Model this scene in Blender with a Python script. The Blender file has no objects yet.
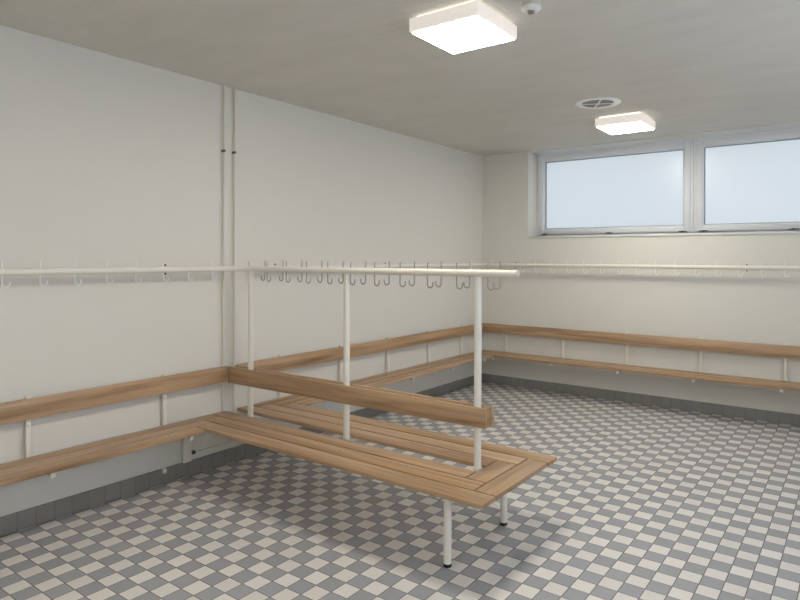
import bpy, bmesh, math
from mathutils import Vector, Matrix

S = bpy.context.scene
COL = S.collection

# ---------------------------------------------------------------- camera
CAM_POS = Vector((3.973, -6.765, 1.584))
YAW = -0.6198
ROLL = -0.00352
cam_data = bpy.data.cameras.new('camera')
cam_data.sensor_fit = 'HORIZONTAL'
cam_data.sensor_width = 36.0
cam_data.lens = 608.7 * 36 / 800
cam_data.shift_x = -27.9 / 800
cam_data.shift_y = -42.1 / 800
cam_data.clip_start = 0.05
cam = bpy.data.objects.new('camera', cam_data)
COL.objects.link(cam)
fw = Vector((math.sin(YAW), math.cos(YAW), 0))
rt = Vector((math.cos(YAW), -math.sin(YAW), 0))
up = Vector((0, 0, 1))
cx = rt * math.cos(ROLL) - up * math.sin(ROLL)
cy = rt * math.sin(ROLL) + up * math.cos(ROLL)
cz = -fw
cam.matrix_world = Matrix(((cx.x, cy.x, cz.x, CAM_POS.x), (cx.y, cy.y, cz.y, CAM_POS.y),
                           (cx.z, cy.z, cz.z, CAM_POS.z), (0, 0, 0, 1)))
S.camera = cam

# ---------------------------------------------------------------- world (overcast daylight outside) and exposure
world = bpy.data.worlds.new('overcast_sky')
S.world = world
world.use_nodes = True
wn = world.node_tree.nodes
wl = world.node_tree.links
for n in list(wn):
    wn.remove(n)
w_out = wn.new('ShaderNodeOutputWorld')
w_bg = wn.new('ShaderNodeBackground')
w_tc = wn.new('ShaderNodeTexCoord')
w_sep = wn.new('ShaderNodeSeparateXYZ')
w_map = wn.new('ShaderNodeMapRange')
w_ramp = wn.new('ShaderNodeValToRGB')
wl.new(w_tc.outputs['Generated'], w_sep.inputs[0])
wl.new(w_sep.outputs['Z'], w_map.inputs['Value'])
w_map.inputs['From Min'].default_value = -0.4
w_map.inputs['From Max'].default_value = 0.8
wl.new(w_map.outputs['Result'], w_ramp.inputs[0])
w_ramp.color_ramp.elements[0].color = (0.56, 0.59, 0.62, 1)
w_ramp.color_ramp.elements[0].position = 0.2
w_ramp.color_ramp.elements[1].color = (0.84, 0.89, 1.04, 1)
w_ramp.color_ramp.elements[1].position = 0.65
wl.new(w_ramp.outputs['Color'], w_bg.inputs['Color'])
w_bg.inputs['Strength'].default_value = 2.6
wl.new(w_bg.outputs[0], w_out.inputs['Surface'])
LAMP_STRENGTH = 38.0
S.view_settings.view_transform = 'Standard'
S.view_settings.look = 'None'
S.view_settings.gamma = 1.0
S.view_settings.use_curve_mapping = False
S.view_settings.exposure = 0.12


# ---------------------------------------------------------------- materials
def new_mat(name):
    m = bpy.data.materials.new(name)
    m.use_nodes = True
    nt = m.node_tree
    return m, nt, nt.nodes['Principled BSDF']


def setp(b, color=None, rough=None, metal=None, spec=None):
    if color is not None:
        b.inputs['Base Color'].default_value = (*color, 1)
    if rough is not None:
        b.inputs['Roughness'].default_value = rough
    if metal is not None:
        b.inputs['Metallic'].default_value = metal
    if spec is not None:
        b.inputs['Specular IOR Level'].default_value = spec


def plain(name, color, rough=0.5, metal=0.0, spec=0.5, bump=0.0, scale=60):
    m, nt, b = new_mat(name)
    setp(b, color, rough, metal, spec)
    if bump:
        tc = nt.nodes.new('ShaderNodeTexCoord')
        no = nt.nodes.new('ShaderNodeTexNoise')
        no.inputs['Scale'].default_value = scale
        no.inputs['Detail'].default_value = 3
        nt.links.new(tc.outputs['Object'], no.inputs['Vector'])
        bp = nt.nodes.new('ShaderNodeBump')
        bp.inputs['Strength'].default_value = bump
        bp.inputs['Distance'].default_value = 0.004
        nt.links.new(no.outputs['Fac'], bp.inputs['Height'])
        nt.links.new(bp.outputs['Normal'], b.inputs['Normal'])
    return m


M_WALL = plain('painted_plaster', (0.765, 0.745, 0.68), 0.85, spec=0.25, bump=0.35, scale=45)
M_WHITE = plain('cream_powder_coated_steel', (0.84, 0.81, 0.72), 0.32, spec=0.5)
M_HOOK = plain('grey_brown_hook_wire', (0.44, 0.42, 0.37), 0.4, metal=0.25)  # darker grey-brown tone for the double bench hooks
M_HOOKW = plain('white_coated_wire', (0.93, 0.92, 0.88), 0.3)
M_BLACK = plain('black_rubber', (0.02, 0.02, 0.02), 0.6)
M_DARK = plain('dark_screw_metal', (0.10, 0.09, 0.08), 0.45, metal=0.5)
M_FRAME = plain('white_window_plastic', (0.86, 0.88, 0.90), 0.5)
M_SILL = plain('painted_window_sill', (0.74, 0.74, 0.70), 0.5)
M_SENSOR = plain('off_white_plastic', (0.62, 0.60, 0.54), 0.4)
M_VENT = plain('white_vent_metal', (0.90, 0.89, 0.85), 0.35)
M_VENTDARK = plain('grey_vent_interior', (0.14, 0.14, 0.12), 0.6)
M_PIPE = plain('cream_painted_pipe', (0.74, 0.70, 0.58), 0.4)
M_SPACER = plain('blue_grey_spacer', (0.24, 0.29, 0.36), 0.4)


def math_node(nt, op, a, b=None, c=None):
    n = nt.nodes.new('ShaderNodeMath')
    n.operation = op
    for i, v in enumerate((a, b, c)):
        if v is None:
            continue
        if isinstance(v, (int, float)):
            n.inputs[i].default_value = v
        else:
            nt.links.new(v, n.inputs[i])
    return n.outputs[0]


def ceiling_mat():
    m, nt, b = new_mat('painted_board_marked_concrete')
    N, L = nt.nodes, nt.links
    tc = N.new('ShaderNodeTexCoord')
    no = N.new('ShaderNodeTexNoise')
    no.inputs['Scale'].default_value = 2.2
    no.inputs['Detail'].default_value = 5
    mp = N.new('ShaderNodeMapping')
    mp.inputs['Scale'].default_value = (1.0, 2.6, 1)
    L.new(tc.outputs['Object'], mp.inputs[0])
    L.new(mp.outputs[0], no.inputs['Vector'])
    rp = N.new('ShaderNodeValToRGB')
    rp.color_ramp.elements[0].position = 0.3
    rp.color_ramp.elements[0].color = (0.68, 0.66, 0.60, 1)
    rp.color_ramp.elements[1].position = 0.7
    rp.color_ramp.elements[1].color = (0.73, 0.71, 0.655, 1)
    L.new(no.outputs['Fac'], rp.inputs[0])
    L.new(rp.outputs[0], b.inputs['Base Color'])
    n2 = N.new('ShaderNodeTexNoise')
    n2.inputs['Scale'].default_value = 3
    n2.inputs['Detail'].default_value = 4
    mp2 = N.new('ShaderNodeMapping')
    mp2.inputs['Rotation'].default_value = (0, 0, 0.15)
    mp2.inputs['Scale'].default_value = (0.6, 12, 1)
    L.new(tc.outputs['Object'], mp2.inputs[0])
    L.new(mp2.outputs[0], n2.inputs['Vector'])
    bp = N.new('ShaderNodeBump')
    bp.inputs['Strength'].default_value = 0.3
    bp.inputs['Distance'].default_value = 0.01
    bk = N.new('ShaderNodeTexBrick')
    bk.offset = 0.37
    bk.inputs['Scale'].default_value = 1.0
    bk.inputs['Brick Width'].default_value = 2.5
    bk.inputs['Row Height'].default_value = 0.5
    bk.inputs['Mortar Size'].default_value = 0.005
    bk.inputs['Color1'].default_value = (1, 1, 1, 1)
    bk.inputs['Color2'].default_value = (0.9, 0.9, 0.9, 1)
    bk.inputs['Mortar'].default_value = (0, 0, 0, 1)
    mb_ = N.new('ShaderNodeMapping')
    mb_.inputs['Rotation'].default_value = (0, 0, math.pi / 2)
    L.new(tc.outputs['Object'], mb_.inputs[0])
    L.new(mb_.outputs[0], bk.inputs['Vector'])
    L.new(math_node(nt, 'MULTIPLY_ADD', bk.outputs['Color'], 0.8, n2.outputs['Fac']), bp.inputs['Height'])
    L.new(bp.outputs[0], b.inputs['Normal'])
    setp(b, rough=0.75, spec=0.3)
    return m


M_CEIL = ceiling_mat()


def floor_mat():
    m, nt, b = new_mat('chequered_floor_tiles')
    N, L = nt.nodes, nt.links
    tc = N.new('ShaderNodeTexCoord')
    sp = N.new('ShaderNodeSeparateXYZ')
    L.new(tc.outputs['Object'], sp.inputs[0])
    u = math_node(nt, 'MULTIPLY', math_node(nt, 'SUBTRACT', sp.outputs['X'], 0.5298 - 2.0), 10.0)
    v = math_node(nt, 'MULTIPLY', math_node(nt, 'ADD', sp.outputs['Y'], 5.4808 + 4.0), 10.0)
    iu = math_node(nt, 'FLOOR', u)
    iv = math_node(nt, 'FLOOR', v)
    par = math_node(nt, 'MODULO', math_node(nt, 'ADD', iu, iv), 2.0)     # 0 = light, 1 = dark
    par = math_node(nt, 'GREATER_THAN', par, 0.5)
    fu = math_node(nt, 'FRACT', u)
    fv = math_node(nt, 'FRACT', v)
    du = math_node(nt, 'MINIMUM', fu, math_node(nt, 'SUBTRACT', 1.0, fu))
    dv = math_node(nt, 'MINIMUM', fv, math_node(nt, 'SUBTRACT', 1.0, fv))
    d = math_node(nt, 'MINIMUM', du, dv)
    grout = math_node(nt, 'LESS_THAN', d, 0.022)
    # one random shade per tile
    cmb = N.new('ShaderNodeCombineXYZ')
    L.new(iu, cmb.inputs[0])
    L.new(iv, cmb.inputs[1])
    wn_ = N.new('ShaderNodeTexWhiteNoise')
    wn_.noise_dimensions = '2D'
    L.new(cmb.outputs[0], wn_.inputs['Vector'])
    mixc = N.new('ShaderNodeMix')
    mixc.data_type = 'RGBA'
    mixc.inputs['A'].default_value = (0.75, 0.715, 0.66, 1)
    mixc.inputs['B'].default_value = (0.345, 0.345, 0.36, 1)
    L.new(par, mixc.inputs['Factor'])
    hsv = N.new('ShaderNodeHueSaturation')
    L.new(mixc.outputs['Result'], hsv.inputs['Color'])
    L.new(math_node(nt, 'MULTIPLY_ADD', wn_.outputs['Value'], 0.10, 0.95), hsv.inputs['Value'])
    fine = N.new('ShaderNodeTexNoise')
    fine.inputs['Scale'].default_value = 260
    L.new(tc.outputs['Object'], fine.inputs['Vector'])
    mixg = N.new('ShaderNodeMix')
    mixg.data_type = 'RGBA'
    mixg.inputs['B'].default_value = (0.16, 0.155, 0.15, 1)
    L.new(grout, mixg.inputs['Factor'])
    L.new(hsv.outputs[0], mixg.inputs['A'])
    L.new(mixg.outputs['Result'], b.inputs['Base Color'])
    h = math_node(nt, 'MINIMUM', d, 0.035)
    h2 = math_node(nt, 'MULTIPLY_ADD', fine.outputs['Fac'], 0.004, h)
    bp = N.new('ShaderNodeBump')
    bp.inputs['Strength'].default_value = 0.5
    bp.inputs['Distance'].default_value = 0.02
    L.new(h2, bp.inputs['Height'])
    L.new(bp.outputs[0], b.inputs['Normal'])
    rough = math_node(nt, 'MULTIPLY_ADD', grout, 0.4, 0.42)
    L.new(rough, b.inputs['Roughness'])
    b.inputs['Specular IOR Level'].default_value = 0.5
    return m


M_FLOOR = floor_mat()


def skirting_mat(axis, off):
    m, nt, b = new_mat('dark_skirting_tiles_' + axis)
    N, L = nt.nodes, nt.links
    tc = N.new('ShaderNodeTexCoord')
    sp = N.new('ShaderNodeSeparateXYZ')
    L.new(tc.outputs['Object'], sp.inputs[0])
    u = math_node(nt, 'MULTIPLY', math_node(nt, 'ADD', sp.outputs[axis], off + 20), 10.0)
    fu = math_node(nt, 'FRACT', u)
    du = math_node(nt, 'MINIMUM', fu, math_node(nt, 'SUBTRACT', 1.0, fu))
    g = math_node(nt, 'LESS_THAN', du, 0.02)
    wn_ = N.new('ShaderNodeTexWhiteNoise')
    wn_.noise_dimensions = '1D'
    L.new(math_node(nt, 'FLOOR', u), wn_.inputs['W'])
    mx = N.new('ShaderNodeMix')
    mx.data_type = 'RGBA'
    mx.inputs['A'].default_value = (0.265, 0.255, 0.235, 1)
    mx.inputs['B'].default_value = (0.29, 0.28, 0.26, 1)
    L.new(wn_.outputs['Value'], mx.inputs['Factor'])
    m2 = N.new('ShaderNodeMix')
    m2.data_type = 'RGBA'
    m2.inputs['B'].default_value = (0.19, 0.18, 0.16, 1)
    L.new(g, m2.inputs['Factor'])
    L.new(mx.outputs['Result'], m2.inputs['A'])
    L.new(m2.outputs['Result'], b.inputs['Base Color'])
    setp(b, rough=0.5)
    return m


def wood_mat(name, axis, dark=(0.25, 0.14, 0.065), light=(0.59, 0.39, 0.225)):
    """Lacquered beech with the grain running along the given axis, a tone per board."""
    m, nt, b = new_mat(name)
    N, L = nt.nodes, nt.links
    tc = N.new('ShaderNodeTexCoord')
    geo = N.new('ShaderNodeObjectInfo')
    sc = [19.0, 19.0, 19.0]
    sc['XYZ'.index(axis)] = 0.9
    mp = N.new('ShaderNodeMapping')
    mp.inputs['Scale'].default_value = sc
    L.new(tc.outputs['Object'], mp.inputs[0])
    shift = math_node(nt, 'MULTIPLY', geo.outputs['Random'], 37.0)
    va = N.new('ShaderNodeVectorMath')
    va.operation = 'ADD'
    L.new(mp.outputs[0], va.inputs[0])
    L.new(shift, va.inputs[1])
    no = N.new('ShaderNodeTexNoise')
    no.inputs['Scale'].default_value = 1.0
    no.inputs['Detail'].default_value = 5
    no.inputs['Roughness'].default_value = 0.6
    no.inputs['Distortion'].default_value = 0.6
    L.new(va.outputs[0], no.inputs['Vector'])
    rp = N.new('ShaderNodeValToRGB')
    rp.color_ramp.elements[0].position = 0.28
    rp.color_ramp.elements[0].color = (*dark, 1)
    rp.color_ramp.elements[1].position = 0.72
    rp.color_ramp.elements[1].color = (*light, 1)
    e = rp.color_ramp.elements.new(0.5)
    e.color = tuple(0.4 * dark[i] + 0.6 * light[i] for i in range(3)) + (1,)
    L.new(no.outputs['Fac'], rp.inputs[0])
    hs = N.new('ShaderNodeHueSaturation')
    L.new(rp.outputs[0], hs.inputs['Color'])
    L.new(math_node(nt, 'MULTIPLY_ADD', geo.outputs['Random'], 0.22, 0.89), hs.inputs['Value'])
    L.new(math_node(nt, 'MULTIPLY_ADD', geo.outputs['Random'], -0.16, 1.06), hs.inputs['Saturation'])
    L.new(hs.outputs[0], b.inputs['Base Color'])
    bp = N.new('ShaderNodeBump')
    bp.inputs['Strength'].default_value = 0.08
    bp.inputs['Distance'].default_value = 0.002
    L.new(no.outputs['Fac'], bp.inputs['Height'])
    L.new(bp.outputs[0], b.inputs['Normal'])
    setp(b, rough=0.34, spec=0.5)
    return m


M_WOOD_X = wood_mat('lacquered_beech_x', 'X')
M_WOOD_Y = wood_mat('lacquered_beech_y', 'Y')


def emit_mat(name, col, strength, base=(0.8, 0.78, 0.74)):
    m, nt, b = new_mat(name)
    setp(b, base, 0.4)
    b.inputs['Emission Color'].default_value = (*col, 1)
    b.inputs['Emission Strength'].default_value = strength
    return m


M_DIFFUSER = emit_mat('lit_opal_diffuser', (1.0, 0.95, 0.86), LAMP_STRENGTH)
M_LAMPSIDE = emit_mat('glowing_opal_side', (1.0, 0.90, 0.80), 0.50, base=(0.55, 0.53, 0.50))


M_GLOW = emit_mat('opal_back_rim_glow', (1.0, 0.90, 0.78), 1.2)


def frosted_mat(name, col):
    m = bpy.data.materials.new(name)
    m.use_nodes = True
    nt = m.node_tree
    for n in list(nt.nodes):
        nt.nodes.remove(n)
    out = nt.nodes.new('ShaderNodeOutputMaterial')
    tr = nt.nodes.new('ShaderNodeBsdfTranslucent')
    tr.inputs['Color'].default_value = (*col, 1)
    gl = nt.nodes.new('ShaderNodeBsdfGlossy')
    gl.inputs['Roughness'].default_value = 0.3
    gl.inputs['Color'].default_value = (0.9, 0.93, 0.95, 1)
    mx = nt.nodes.new('ShaderNodeMixShader')
    mx.inputs[0].default_value = 0.05
    nt.links.new(tr.outputs[0], mx.inputs[1])
    nt.links.new(gl.outputs[0], mx.inputs[2])
    nt.links.new(mx.outputs[0], out.inputs['Surface'])
    return m


M_GLASS = frosted_mat('dense_frosted_window_glass', (0.61, 0.625, 0.62))
M_GLASS_ADDED = frosted_mat('added_window_frosted_glass', (0.94, 0.96, 0.98))  # clearer panes for the added side windows, to let in more daylight


# ---------------------------------------------------------------- mesh helpers
class MB:
    """Collects shapes in world coordinates, then links them as one mesh object."""

    def __init__(self):
        self.bm = bmesh.new()

    def box(self, x0, x1, y0, y1, z0, z1, bev=0.0, seg=2):
        r = bmesh.ops.create_cube(self.bm, size=1.0)
        vs = r['verts']
        for v in vs:
            v.co = Vector((x0 + (v.co.x + .5) * (x1 - x0), y0 + (v.co.y + .5) * (y1 - y0), z0 + (v.co.z + .5) * (z1 - z0)))
        if bev > 0:
            es = list({e for v in vs for e in v.link_edges})
            bmesh.ops.bevel(self.bm, geom=es, offset=bev, segments=seg, profile=0.5, affect='EDGES')
        return self

    def prism(self, pts, axis, a, b, bev=0.0):
        """Polygon pts (two coords) extruded along axis from a to b."""
        def P(p, t):
            if axis == 'X':
                return Vector((t, p[0], p[1]))
            if axis == 'Y':
                return Vector((p[0], t, p[1]))
            return Vector((p[0], p[1], t))
        v0 = [self.bm.verts.new(P(p, a)) for p in pts]
        v1 = [self.bm.verts.new(P(p, b)) for p in pts]
        n = len(pts)
        fs = [self.bm.faces.new(v0), self.bm.faces.new(v1[::-1])]
        for i in range(n):
            fs.append(self.bm.faces.new((v0[i], v1[i], v1[(i + 1) % n], v0[(i + 1) % n])))
        if bev:
            es = list({e for f in fs for e in f.edges})
            bmesh.ops.bevel(self.bm, geom=es, offset=bev, segments=2, profile=0.5, affect='EDGES')
        return self

    def tube(self, path, r, n=12, cap=True, dome=False):
        path = [Vector(p) for p in path]
        rings = []
        prev = None
        m = len(path)
        for i, p in enumerate(path):
            if i == 0:
                t = path[1] - p
            elif i == m - 1:
                t = p - path[i - 1]
            else:
                t = (path[i + 1] - p).normalized() + (p - path[i - 1]).normalized()
            t.normalize()
            if prev is None:
                ref = Vector((0, 0, 1)) if abs(t.z) < 0.9 else Vector((1, 0, 0))
                u = t.cross(ref).normalized()
            else:
                u = (prev - t * prev.dot(t)).normalized()
            prev = u
            w = t.cross(u)
            rr = r[i] if isinstance(r, (list, tuple)) else r
            rings.append([self.bm.verts.new(p + (u * math.cos(2 * math.pi * k / n) + w * math.sin(2 * math.pi * k / n)) * rr)
                          for k in range(n)])
        for a, b in zip(rings, rings[1:]):
            for k in range(n):
                self.bm.faces.new((a[k], a[(k + 1) % n], b[(k + 1) % n], b[k]))
        if cap:
            self.bm.faces.new(rings[0][::-1])
            self.bm.faces.new(rings[-1])
        return self

    def lathe(self, c, prof, axis='Z', n=32, sign=1):
        """prof: list of (radius, distance along the axis)."""
        c = Vector(c)
        path = []
        rs = []
        A = {'X': Vector((1, 0, 0)), 'Y': Vector((0, 1, 0)), 'Z': Vector((0, 0, 1))}[axis] * sign
        ref = Vector((0, 0, 1)) if axis != 'Z' else Vector((1, 0, 0))
        u = A.cross(ref).normalized()
        w = A.cross(u)
        rings = []
        for r, d in prof:
            r = max(r, 1e-4)
            rings.append([self.bm.verts.new(c + A * d + (u * math.cos(2 * math.pi * k / n) + w * math.sin(2 * math.pi * k / n)) * r)
                          for k in range(n)])
        for a, b in zip(rings, rings[1:]):
            for k in range(n):
                self.bm.faces.new((a[k], a[(k + 1) % n], b[(k + 1) % n], b[k]))
        self.bm.faces.new(rings[0][::-1])
        self.bm.faces.new(rings[-1])
        return self

    def build(self, name, mat, parent=None, smooth=True, origin=None):
        bm = self.bm
        bmesh.ops.recalc_face_normals(bm, faces=bm.faces)
        o0 = Vector(origin) if origin is not None else Vector((0, 0, 0))
        base = world_of(parent) if parent is not None else Vector((0, 0, 0))
        org = base + Vector((0, 0, 0)) if origin is None else o0
        for v in bm.verts:
            v.co -= org
        me = bpy.data.meshes.new(name)
        bm.to_mesh(me)
        bm.free()
        me.materials.append(mat)
        if smooth:
            for p in me.polygons:
                p.use_smooth = True
            me.set_sharp_from_angle(angle=math.radians(38))
        ob = bpy.data.objects.new(name, me)
        COL.objects.link(ob)
        ob.location = org - base
        if parent is not None:
            ob.parent = parent
        WORLD[ob.name] = org
        return ob


WORLD = {}


def world_of(o):
    return WORLD[o.name]


def thing(name, loc, label, cat, group=None):
    o = bpy.data.objects.new(name, None)
    o.empty_display_size = 0.1
    COL.objects.link(o)
    o.location = loc
    WORLD[o.name] = Vector(loc)
    o['label'] = label
    o['category'] = cat
    if group:
        o['group'] = group
    return o


def struct(name, mb, mat, parent=None, smooth=False, origin=None):
    o = mb.build(name, mat, parent, smooth=smooth, origin=origin)
    if parent is None:
        o['kind'] = 'structure'
    return o


# ---------------------------------------------------------------- room shell
RX, RY, H = 5.0, -8.2, 2.893          # right wall x, wall behind the camera y, ceiling height
T = 0.3
WX0, WX1 = 0.648, 4.352               # window opening in the back wall
WZ0 = 1.850                           # sill level

struct('floor', MB().box(-T, RX + T, RY - T, T + .1, -0.2, 0.0), M_FLOOR)
struct('ceiling', MB().box(-T, RX + T, RY - T, T + .1, H, H + 0.2), M_CEIL)
struct('wall_left', MB().box(-T, 0, RY - T, T + .1, 0, H), M_WALL)
SY0, SY1 = -7.8, -1.2                 # opening for unseen windows added in the right-hand wall to brighten the room
b = MB()
b.box(RX, RX + T, RY - T, T + .1, 0, 0.85)
b.box(RX, RX + T, RY - T, SY0, 0.85, H)
b.box(RX, RX + T, SY1, T + .1, 0.85, H)
b.box(RX, RX + T, SY0, SY1, 2.80, H)
struct('wall_right', b, M_WALL)
struct('wall_front', MB().box(0, RX, RY - T, RY, 0, H), M_WALL)
b = MB()
b.box(0, RX, 0, T + .1, 0, WZ0)
b.box(0, WX0, 0, T + .1, WZ0, H)
b.box(WX1, RX, 0, T + .1, WZ0, H)
struct('wall_back', b, M_WALL)
# slim plastered head strip closing the opening under the ceiling
struct('trim_1', MB().box(WX0, WX1, 0.004, 0.25, H - 0.012, H), M_SILL)
# window sill board with its thin front edge standing proud of the wall
struct('trim_2', MB().box(WX0 - 0.004, WX1 + 0.004, -0.014, 0.25, WZ0 - 0.022, WZ0, 0.003), M_SILL, smooth=True)

SK = 0.107
struct('baseboard_left', MB().box(0, 0.010, RY, -0.010, 0, SK), skirting_mat('Y', 0.4808))
struct('baseboard_back', MB().box(0, RX, -0.010, 0, 0, SK), skirting_mat('X', -0.5298))
struct('baseboard_right', MB().box(RX - 0.010, RX, RY, -0.010, 0, SK), skirting_mat('Y', 0.4808))


# ---------------------------------------------------------------- windows (two top-hung sashes side by side)
def frame_box(mb, x0, x1, z0, z1, y0, y1, t, bev=0.004, tb=None):
    tb = tb or t
    mb.box(x0, x0 + t, y0, y1, z0, z1, bev)
    mb.box(x1 - t, x1, y0, y1, z0, z1, bev)
    mb.box(x0 + t, x1 - t, y0, y1, z1 - t, z1, bev)
    mb.box(x0 + t, x1 - t, y0, y1, z0, z0 + tb, bev)


def window(name, x0, x1):
    zt = H - 0.014
    f = MB()
    frame_box(f, x0, x1, WZ0 + 0.001, zt, 0.250, 0.32, 0.042, 0.003)
    w = f.build(name, M_FRAME)
    w['kind'] = 'structure'
    s = MB()
    sx0, sx1, sz0, sz1 = x0 + 0.030, x1 - 0.030, WZ0 + 0.026, zt - 0.026
    frame_box(s, sx0, sx1, sz0, sz1, 0.235, 0.262, 0.062, 0.006)
    s.build('sash', M_FRAME, w)
    bd = MB()
    frame_box(bd, sx0 + 0.0625, sx1 - 0.0625, sz0 + 0.0625, sz1 - 0.0625, 0.252, 0.285, 0.010, 0.002)
    bd.build('glazing_bead', M_FRAME, w)
    sp = MB()
    frame_box(sp, sx0 + 0.073, sx1 - 0.073, sz0 + 0.073, sz1 - 0.073, 0.268, 0.290, 0.007, 0.0)
    sp.build('glass_spacer', M_SPACER, w)
    MB().box(sx0 + 0.0626, sx1 - 0.0626, 0.2905, 0.296, sz0 + 0.0626, sz1 - 0.0626).build('frosted_pane', M_GLASS, w, smooth=False)
    xm = (x0 + x1) / 2
    for xx in (x0 + 0.105, xm, x1 - 0.105):
        h = MB()
        h.box(xx - 0.042, xx + 0.042, 0.226, 0.2348, sz0 + 0.002, sz0 + 0.012, 0.002)
        h.box(xx - 0.012, xx + 0.012, 0.220, 0.2348, sz0 - 0.002, sz0 + 0.014, 0.002)
        h.build('hinge', M_DARK, w)
    l = MB().box(xm - 0.035, xm + 0.035, 0.224, 0.2348, sz1 - 0.034, sz1 - 0.018, 0.003)
    l.build('latch', M_FRAME, w)
    return w


WM = 2.487
window('window_1', WX0 + 0.002, WM - 0.001)
window('window_2', WM + 0.001, WX1 - 0.002)


for n_, (a_, b_) in enumerate(((SY0 + 0.004, -4.502), (-4.498, SY1 - 0.004))):  # two added windows out of view, extra daylight for an evenly bright room
    w = MB()
    for q in ((a_, a_ + .06, 0.854, 2.796), (b_ - .06, b_, 0.854, 2.796), (a_ + .06, b_ - .06, 2.736, 2.796), (a_ + .06, b_ - .06, 0.854, 0.914)):
        w.box(RX + 0.16, RX + 0.22, q[0], q[1], q[2], q[3], 0.003)
    w = w.build('window_%d' % (n_ + 3), M_FRAME)
    w['kind'] = 'structure'
    MB().box(RX + 0.19, RX + 0.196, a_ + .0605, b_ - .0605, 0.9145, 2.7355).build('frosted_pane', M_GLASS_ADDED, w, smooth=False)

# ---------------------------------------------------------------- hooks and coat rails
RZ = 1.497     # axis height of the coat rails
RR = 0.0205




def hook_path(dx, dy):
    """Wire driven through the rail: straight hat peg above, J below that curls along the rail towards (dx, dy)."""
    pts = [(0, 0, 0.064), (0, 0, 0.03), (0, 0, -0.02), (0, 0, -0.064)]
    r = 0.0195
    for k in range(1, 11):
        a = math.pi * k / 10 * 1.04
        q = r * (1 - math.cos(a))
        pts.append((dx * q, dy * q, -0.064 - r * math.sin(a)))
    last = pts[-1]
    pts.append((last[0] + dx * 0.001, last[1] + dy * 0.001, last[2] + 0.012))
    return pts


HOOK_MESH = {}


def add_hook(parent, x, y, curl, mat=None, dz=0.0):
    """x, y on the rail axis; curl = unit vector along the rail."""
    mat = mat or M_HOOKW
    key = (curl, mat.name)
    base = world_of(parent)
    if key not in HOOK_MESH:
        mb = MB()
        p = [Vector(q) + Vector((x, y, RZ)) for q in hook_path(*curl)]
        mb.tube(p, [0.003] + [0.0042] * (len(p) - 2) + [0.0036], n=8)
        o = mb.build('coat_hook', mat, parent, origin=(x, y, RZ))
        HOOK_MESH[key] = o
    else:
        o = HOOK_MESH[key].copy()
        COL.objects.link(o)
        o.parent = parent
    o.location = Vector((x, y, RZ + dz)) - base
    return o


def mount(parent, wallpos, axis):
    """Wall rosette, short arm to the rail and a dark grub screw above the rail."""
    x, y = wallpos
    m = MB()
    if axis == 'X':
        m.lathe((0, y, RZ), [(0.020, 0), (0.020, 0.004), (0.010, 0.006), (0.008, 0.10 - RR + 0.002)], 'X', n=20)
    else:
        m.lathe((x, 0, RZ), [(0.020, 0), (0.020, 0.004), (0.010, 0.006), (0.008, 0.10 - RR + 0.002)], 'Y', n=20, sign=-1)
    o = m.build('wall_mount', M_WHITE, parent)
    for dz in (0.030, -0.030):
        q = MB()
        if axis == 'X':
            q.lathe((0.0, y, RZ + dz), [(0.007, 0), (0.007, 0.006), (0.004, 0.008)], 'X', n=10)
        else:
            q.lathe((x, 0.0, RZ + dz), [(0.007, 0), (0.007, 0.006), (0.004, 0.008)], 'Y', n=10, sign=-1)
        q.build('screw', M_DARK, o)
    return o


JOINT_Y = -4.33
# left wall, in front of the double bench
r = thing('coat_rail', (0.10, -5.6, RZ), 'cream coat rail on the left wall in the foreground, nearest the left photo edge', 'coat rail')
MB().tube([(0.10, RY + 0.3, RZ), (0.10, JOINT_Y - 0.002, RZ)], RR, n=24).build('rail_tube', M_WHITE, r)
y = -4.440
while y > -7.6:
    add_hook(r, 0.10, y, (0, 1))
    y -= 0.1903
for yy in (-7.4, -5.88, -4.365):
    mount(r, (0, yy), 'X')
# left wall beyond the double bench
r = thing('coat_rail', (0.10, -2.0, RZ), 'cream coat rail on the far part of the left wall, seen behind the middle rail', 'coat rail')
MB().tube([(0.10, -3.70, RZ), (0.10, -0.135, RZ)], RR, n=24).build('rail_tube', M_WHITE, r)
for k in range(18):
    add_hook(r, 0.10, -3.57 + k * 0.196, (0, 1))
for yy in (-3.385, -1.95, -0.48):
    mount(r, (0, yy), 'X')
# back wall under the window
r = thing('coat_rail', (2.5, -0.10, RZ), 'thin cream coat rail running along the back wall below the window', 'coat rail')
MB().tube([(0.085, -0.10, RZ + 0.003), (RX - 0.12, -0.10, RZ + 0.003)], RR * 0.95, n=24).build('rail_tube', M_WHITE, r)
k = 0
while 0.20 + k * 0.1985 < RX - 0.2:
    add_hook(r, 0.20 + k * 0.1985, -0.10, (1, 0), M_WHITE)
    k += 1
for xx in (0.485, 1.76, 3.04, 4.32):
    mount(r, (xx, 0), 'Y')

# ---------------------------------------------------------------- double bench in the middle of the room
SZ, ST = 0.420, 0.024                  # seat top and board thickness
YC = -3.845
XE = 2.520                             # free end of the seat
E1, E2, E3, E4 = 0.055, 0.175, 0.303, 0.430
G = 0.0068                              # half of the joint between boards
XW = [0.042, 0.140, 0.250, 0.362]      # board joints of the wall benches, out from the wall
S0 = XW

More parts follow.
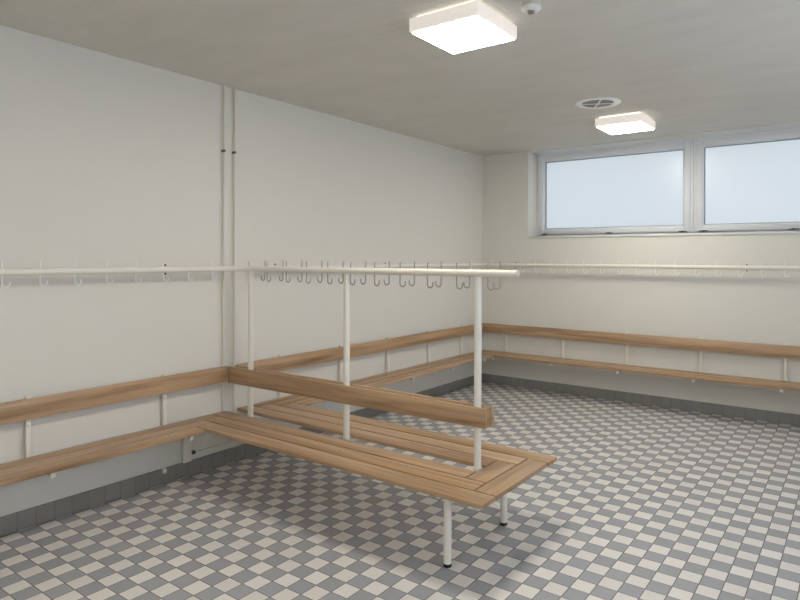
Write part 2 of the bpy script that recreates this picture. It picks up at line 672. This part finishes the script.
db = thing('double_bench', (1.25, YC, 0), 'two-sided slatted wooden bench jutting into the room, its posts carrying a backrest and hook rail', 'bench')
for sgn in (-1, 1):
    def ys(a, c):
        p, q = YC + sgn * a, YC + sgn * c
        return (min(p, q), max(p, q))
    # inner board stops at the inner cross board, middle one at the outer, outer one runs through
    y0, y1 = ys(E1, E2 - G)
    MB().box(S0[0], XE - 0.262, y0, y1, SZ - ST, SZ, 0.003).build('seat_board', M_WOOD_X, db)
    y0, y1 = ys(E2 + G, E3 - G)
    MB().box(S0[1] + G, XE - 0.133, y0, y1, SZ - ST, SZ, 0.003).build('seat_board', M_WOOD_X, db)
    y0, y1 = ys(E3 + G, E4)
    MB().box(S0[2] + G, XE, y0, y1, SZ - ST, SZ, 0.003).build('seat_board', M_WOOD_X, db)
MB().box(XE - 0.252, XE - 0.133, YC - E2 + G, YC + E2 - G, SZ - ST, SZ, 0.003).build('cross_board', M_WOOD_Y, db)
MB().box(XE - 0.123, XE - 0.004, YC - E3 + G, YC + E3 - G, SZ - ST, SZ, 0.003).build('cross_board', M_WOOD_Y, db)
# steel frame below the boards
fz1 = SZ - ST
fz0 = fz1 - 0.025
LX = 2.243
POSTS = (0.280, 1.247, 2.236)
for yy in (YC - 0.305, YC + 0.285):
    MB().box(0.06, XE - 0.05, yy - 0.0125, yy + 0.0125, fz0, fz1 - 0.0003).build('frame_rail', M_WHITE, db, smooth=False)
for xx in POSTS + (XE - 0.075,):
    MB().box(xx - 0.0125, xx + 0.0125, YC - 0.39, YC + 0.39, fz0 - 0.0005, fz1 - 0.0005).build('frame_crossbar', M_WHITE, db, smooth=False)
for yy in (-4.158, -3.555):
    lg = MB().lathe((LX, yy, 0.012), [(0.0205, 0), (0.0205, fz0 - 0.012)], n=24).build('leg', M_WHITE, db)
    MB().lathe((LX, yy, 0.0), [(0.0195, 0), (0.0215, 0.003), (0.0215, 0.016), (0.0206, 0.018)], n=24).build('foot_cap', M_BLACK, lg)
YP = -3.850
for xx in POSTS:
    p = MB().lathe((xx, YP, fz1 + 0.0), [(0.0205, 0), (0.0205, RZ - RR - fz1 + 0.004)], n=28).build('post', M_WHITE, db)
    MB().lathe((xx, YP, SZ + 0.0005), [(0.027, 0), (0.027, 0.002), (0.0212, 0.004)], n=28).build('post_collar', M_WHITE, p)
BZ0, BZ1 = 0.638, 0.760
# near board stands upright, far board leans out at its foot
def long_board(x0, x1, q0, q1):
    """q0, q1: (y, z) outlines at both ends."""
    mb = MB()
    mb.prism(q0, 'X', x0, x1)
    vs = list(mb.bm.verts)
    for v in vs:
        if abs(v.co.x - x1) < 1e-6:
            i = min(range(4), key=lambda j: abs(v.co.y - q0[j][0]) + abs(v.co.z - q0[j][1]))
            v.co.y, v.co.z = q1[i]
    bmesh.ops.recalc_face_normals(mb.bm, faces=mb.bm.faces)
    bmesh.ops.bevel(mb.bm, geom=list(mb.bm.edges), offset=0.003, segments=2, profile=0.5, affect='EDGES')
    return mb


ya, yb = YP - 0.039, YP - 0.0215
long_board(0.062, 2.308, [(ya, 0.632), (yb, 0.632), (yb, 0.757), (ya, 0.757)],
           [(ya, 0.654), (yb, 0.654), (yb, 0.7615), (ya, 0.7615)]).build('backrest', M_WOOD_X, db)
yc_, yd = YP + 0.0235, YP + 0.047
long_board(0.062, 2.312, [(yc_, 0.634), (yd + .012, 0.634), (yd, 0.757), (yc_, 0.757)],
           [(yc_, 0.650), (yd + .012, 0.650), (yd, 0.7625), (yc_, 0.7625)]).build('backrest', M_WOOD_X, db)
# pale block closing the gap between the two boards at the free end
MB().box(2.272, 2.306, YP - 0.0208, YP + 0.0228, 0.657, 0.7595, 0.002).build('end_block', M_WOOD_Y, db)
# rail: bends out of the wall run, then over the posts
path = [(0.10, JOINT_Y, RZ), (0.10, -4.02, RZ)]
rb = 0.16
for k in range(1, 12):
    a = math.pi / 2 * k / 12
    path.append((0.10 + rb * (1 - math.cos(a)), YP - rb + rb * math.sin(a), RZ))
path += [(0.10 + rb, YP, RZ), (2.478, YP, RZ + 0.004)]
rail = MB().tube(path, RR, n=28).build('coat_rail', M_WHITE, db)
rail['steel'] = 1
MB().lathe((2.478, YP, RZ + 0.004), [(0.0215, 0), (0.0215, 0.004), (0.016, 0.009), (0.004, 0.0095)], 'X', n=24).build('rail_end_cap', M_SENSOR, rail)
add_hook(rail, 0.10, -4.248, (0, 1))
add_hook(rail, 0.104, -4.060, (0, 1))
for k in range(11):
    add_hook(rail, 0.257 + 0.2042 * k, YP, (1, 0), M_HOOK, -0.004)
for k in range(11):
    add_hook(rail, 0.438 + 0.1938 * k, YP, (-1, 0), M_HOOK, 0.003)


# ---------------------------------------------------------------- wall benches
UPW = 0.026


def bracket(parent, axis, pos, full=True):
    """Square upright off the wall, arm under the seat, fixing knob; axis = wall normal."""
    z0 = fz0
    m, a_, k, e = MB(), MB(), MB(), MB()
    if axis == 'X':
        m.box(0.0105, 0.0365, pos - UPW / 2, pos + UPW / 2, z0, 0.772, 0.002)
        a_.box(0.0367, 0.345, pos - 0.011, pos + 0.011, fz0 + 0.002, fz1, 0.002)
        k.lathe((0.0365, pos, 0.605), [(0.011, 0), (0.011, 0.004), (0.006, 0.008)], 'X', n=14)
        e.box(0.3452, 0.352, pos - 0.014, pos + 0.014, fz0 - 0.006, fz1, 0.002)
        w = (0, pos, z0)
    else:
        m.box(pos - UPW / 2, pos + UPW / 2, -0.0365, -0.0105, z0, 0.772, 0.002)
        a_.box(pos - 0.011, pos + 0.011, -0.350, -0.0367, fz0 + 0.002, fz1, 0.002)
        k.lathe((pos, -0.0365, 0.605), [(0.011, 0), (0.011, 0.004), (0.006, 0.008)], 'Y', n=14, sign=-1)
        e.box(pos - 0.014, pos + 0.014, -0.357, -0.3502, fz0 - 0.006, fz1, 0.002)
    o = m.build('bracket', M_WHITE, parent, smooth=True)
    a_.build('seat_arm', M_WHITE, o)
    k.build('fixing_knob', M_WHITE, o)
    e.build('arm_end', M_WHITE, o)
    for dz in (0.68, 0.44):
        sp = MB()
        if axis == 'X':
            sp.lathe((0, pos, dz), [(0.009, 0), (0.009, 0.0107)], 'X', n=12)
        else:
            sp.lathe((pos, 0, dz), [(0.009, 0), (0.009, 0.0107)], 'Y', n=12, sign=-1)
        sp.build('wall_spacer', M_WHITE, o)
    return o


wb = thing('wall_bench', (0.18, -5.8, 0), 'long slatted wooden bench with backrest bracketed to the left wall in the foreground', 'bench')
YN = RY + 0.25
MB().box(XW[0], XW[1] - G, YN, YC - E2 - G, SZ - ST, SZ, 0.003).build('seat_board', M_WOOD_Y, wb)
MB().box(XW[1] + G, XW[2] - G, YN, YC - E3 - G, SZ - ST, SZ, 0.003).build('seat_board', M_WOOD_Y, wb)
MB().box(XW[2] + G, XW[3], YN, YC - E4 - 2 * G, SZ - ST, SZ, 0.003).build('seat_board', M_WOOD_Y, wb)
MB().box(0.037, 0.059, YN, YP - 0.0395, BZ0 + 0.004, BZ1, 0.003).build('backrest', M_WOOD_Y, wb)
for yy in (-7.78, -6.93, -6.08, -5.232, -4.382):
    bracket(wb, 'X', yy)
# wide steel end plate beside the double bench
MB().box(0.0105, 0.028, -4.235, -4.170, 0.1075, 0.372, 0.002).build('end_plate', M_WHITE, wb)
MB().box(0.0105, 0.034, -4.392, -4.366, 0.080, 0.112, 0.002).build('foot_tab', M_WHITE, wb)
cd = thing('wall_conduit', (0.012, -3.8, 0.16), 'thin cream conduit with dark valve low on the left wall under the double bench', 'pipe')
MB().lathe((0.0125, -4.135, 0.16), [(0.0055, 0), (0.0055, 0.62)], 'Y', n=14).build('conduit_tube', M_PIPE, cd)
MB().lathe((0.0, -4.142, 0.16), [(0.014, 0), (0.014, 0.016), (0.008, 0.022)], 'X', n=16).build('valve', M_DARK, cd)

wb = thing('wall_bench', (0.18, -1.9, 0), 'slatted wooden bench on the left wall behind the double bench, running to the corner', 'bench')
MB().box(XW[0], XW[1] - G, YC + E2 + G, -XW[0] - 0.002, SZ - ST, SZ, 0.003).build('seat_board', M_WOOD_Y, wb)
MB().box(XW[1] + G, XW[2] - G, YC + E3 + G, -XW[1] - G - 0.002, SZ - ST, SZ, 0.003).build('seat_board', M_WOOD_Y, wb)
MB().box(XW[2] + G, XW[3], YC + E4 + 2 * G, -XW[2] - G - 0.002, SZ - ST, SZ, 0.003).build('seat_board', M_WOOD_Y, wb)
MB().box(0.037, 0.059, YP + 0.062, -0.0605, BZ0 + 0.004, BZ1, 0.003).build('backrest', M_WOOD_Y, wb)
for yy in (-3.345, -2.622, -1.932, -1.21, -0.52):
    bracket(wb, 'X', yy)

wb = thing('wall_bench', (2.5, -0.18, 0), 'slatted wooden bench with backrest along the back wall beneath the window', 'bench')
MB().box(XW[1] + G, RX - 0.05, -XW[1] + G, -XW[0], SZ - ST, SZ, 0.003).build('seat_board', M_WOOD_X, wb)
MB().box(XW[2] + G, RX - 0.05, -XW[2] + G, -XW[1] - G, SZ - ST, SZ, 0.003).build('seat_board', M_WOOD_X, wb)
MB().box(XW[3] + G, RX - 0.05, -XW[3], -XW[2] - G, SZ - ST, SZ, 0.003).build('seat_board', M_WOOD_X, wb)
MB().box(0.037, RX - 0.05, -0.059, -0.037, BZ0 + 0.004, BZ1, 0.003).build('backrest', M_WOOD_X, wb)
for xx in (0.362, 1.115, 1.868, 2.621, 3.378, 4.13, 4.85):
    bracket(wb, 'Y', xx)

# ---------------------------------------------------------------- heating pipes
PZ = 0.392
for yy, lab in ((-3.902, 'thin cream vertical pipe on the left wall, left one of the pair'),
                (-3.806, 'thin cream vertical pipe on the left wall, right one of the pair')):
    p = thing('wall_pipe', (0.026, yy, 0), lab, 'pipe')
    MB().lathe((0.026, yy, PZ), [(0.0075, 0), (0.0075, H - PZ - 0.001)], n=16).build('pipe_tube', M_PIPE, p)
    c = MB().lathe((0.026, yy, 2.385), [(0.0078, 0), (0.0112, 0.001), (0.0112, 0.015), (0.0078, 0.016)], n=16).build('pipe_clip', M_DARK, p)
    MB().lathe((0, yy, 2.393), [(0.010, 0), (0.010, 0.003), (0.004, 0.004), (0.004, 0.0148)], 'X', n=12).build('clip_stem', M_DARK, c)
    MB().lathe((0.026, yy, H - 0.007), [(0.0078, 0), (0.016, 0.001), (0.016, 0.006)], n=20).build('ceiling_collar', M_PIPE, p)


# ---------------------------------------------------------------- ceiling fittings
def ceiling_lamp(x0, y0, label):
    s = 0.43
    x1, y1 = x0 + s, y0 + s
    c = ((x0 + x1) / 2, (y0 + y1) / 2, H)
    t = thing('ceiling_lamp', c, label, 'ceiling lamp')
    MB().box(x0 + 0.03, x1 - 0.03, y0 + 0.03, y1 - 0.03, 2.876, H - 0.001).build('base_plate', M_GLOW, t)
    MB().box(x0, x1, y0, y1, 2.803, 2.876, 0.004).build('housing', M_LAMPSIDE, t)
    MB().box(x0 + 0.012, x1 - 0.012, y0 + 0.012, y1 - 0.012, 2.798, 2.8028, 0.002).build('diffuser', M_DIFFUSER, t)
    return t


ceiling_lamp(1.975, -4.148, 'larger looking square white ceiling lamp, nearer one, left of the detector')
ceiling_lamp(1.955, -1.285, 'square white ceiling lamp near the window, beside the round vent')
ceiling_lamp(1.975, -7.01, 'unseen square white ceiling lamp added behind the camera to brighten the room')  # added lamp out of view, evens out the room brightness

vc = (2.160, -1.778)
v = thing('ceiling_vent', (vc[0], vc[1], H), 'round white air vent set in the ceiling beside the far lamp', 'vent')
MB().lathe((*vc, H - 0.001), [(0.128, 0), (0.150, 0.004), (0.150, 0.006), (0.128, 0.006)], n=48, sign=-1)
ring = MB()
prof = [(0.130, 0.0), (0.186, 0.0), (0.186, 0.004), (0.176, 0.009), (0.140, 0.011), (0.130, 0.006)]
bm = ring.bm
rings = []
n = 48
for rr, d in prof:
    rings.append([bm.verts.new((vc[0] + rr * math.cos(2 * math.pi * k / n), vc[1] + rr * math.sin(2 * math.pi * k / n), H - 0.0005 - d)) for k in range(n)])
for i in range(len(rings)):
    a_, b_ = rings[i], rings[(i + 1) % len(rings)]
    for k in range(n):
        bm.faces.new((a_[k], a_[(k + 1) % n], b_[(k + 1) % n], b_[k]))
ring.build('vent_ring', M_VENT, v)
MB().lathe((*vc, H - 0.0005), [(0.1295, 0), (0.1295, 0.002)], n=48, sign=-1).build('vent_core', M_VENTDARK, v)
lo = MB()
for k in range(-5, 6):
    yy = vc[1] + k * 0.022
    hw = math.sqrt(max(0, 0.127 ** 2 - (k * 0.022) ** 2))
    lo.prism([(yy - 0.006, H - 0.003), (yy - 0.003, H - 0.003), (yy + 0.007, H - 0.009), (yy + 0.004, H - 0.009)], 'X', vc[0] - hw, vc[0] + hw)
lo.build('vent_blades', plain('grey_vent_blades', (0.32, 0.32, 0.29), 0.4), v, smooth=False)
cr = MB()
for a in (0.45, 0.45 + math.pi / 2 + 0.1):
    dx, dy = math.cos(a), math.sin(a)
    nx, ny = -dy * 0.006, dx * 0.006
    L_ = 0.130
    q = [(vc[0] - dx * L_ - nx, vc[1] - dy * L_ - ny), (vc[0] + dx * L_ - nx, vc[1] + dy * L_ - ny),
         (vc[0] + dx * L_ + nx, vc[1] + dy * L_ + ny), (vc[0] - dx * L_ + nx, vc[1] - dy * L_ + ny)]
    cr.prism(q, 'Z', H - 0.0125, H - 0.0095)
cr.lathe((*vc, H - 0.009), [(0.02, 0), (0.02, 0.003), (0.014, 0.008)], n=20, sign=-1)
cr.build('vent_cross', M_VENT, v, smooth=False)

sc = (2.655, -4.06)
s = thing('smoke_detector', (sc[0], sc[1], H), 'small off-white cylindrical detector on the ceiling, right of the near lamp', 'detector')
MB().lathe((*sc, H - 0.0005), [(0.052, 0), (0.052, 0.012), (0.044, 0.016), (0.046, 0.070), (0.047, 0.086)], n=32, sign=-1).build('detector_body', M_SENSOR, s)
MB().lathe((*sc, H - 0.0868), [(0.047, 0), (0.050, 0.004), (0.044, 0.012), (0.022, 0.019)], n=32, sign=-1).build('detector_rim', M_VENT, s)
MB().lathe((*sc, H - 0.1060), [(0.020, 0), (0.016, 0.010), (0.008, 0.014)], n=24, sign=-1).build('sensor_tip', plain('grey_sensor_lens', (0.25, 0.24, 0.20), 0.3), s)
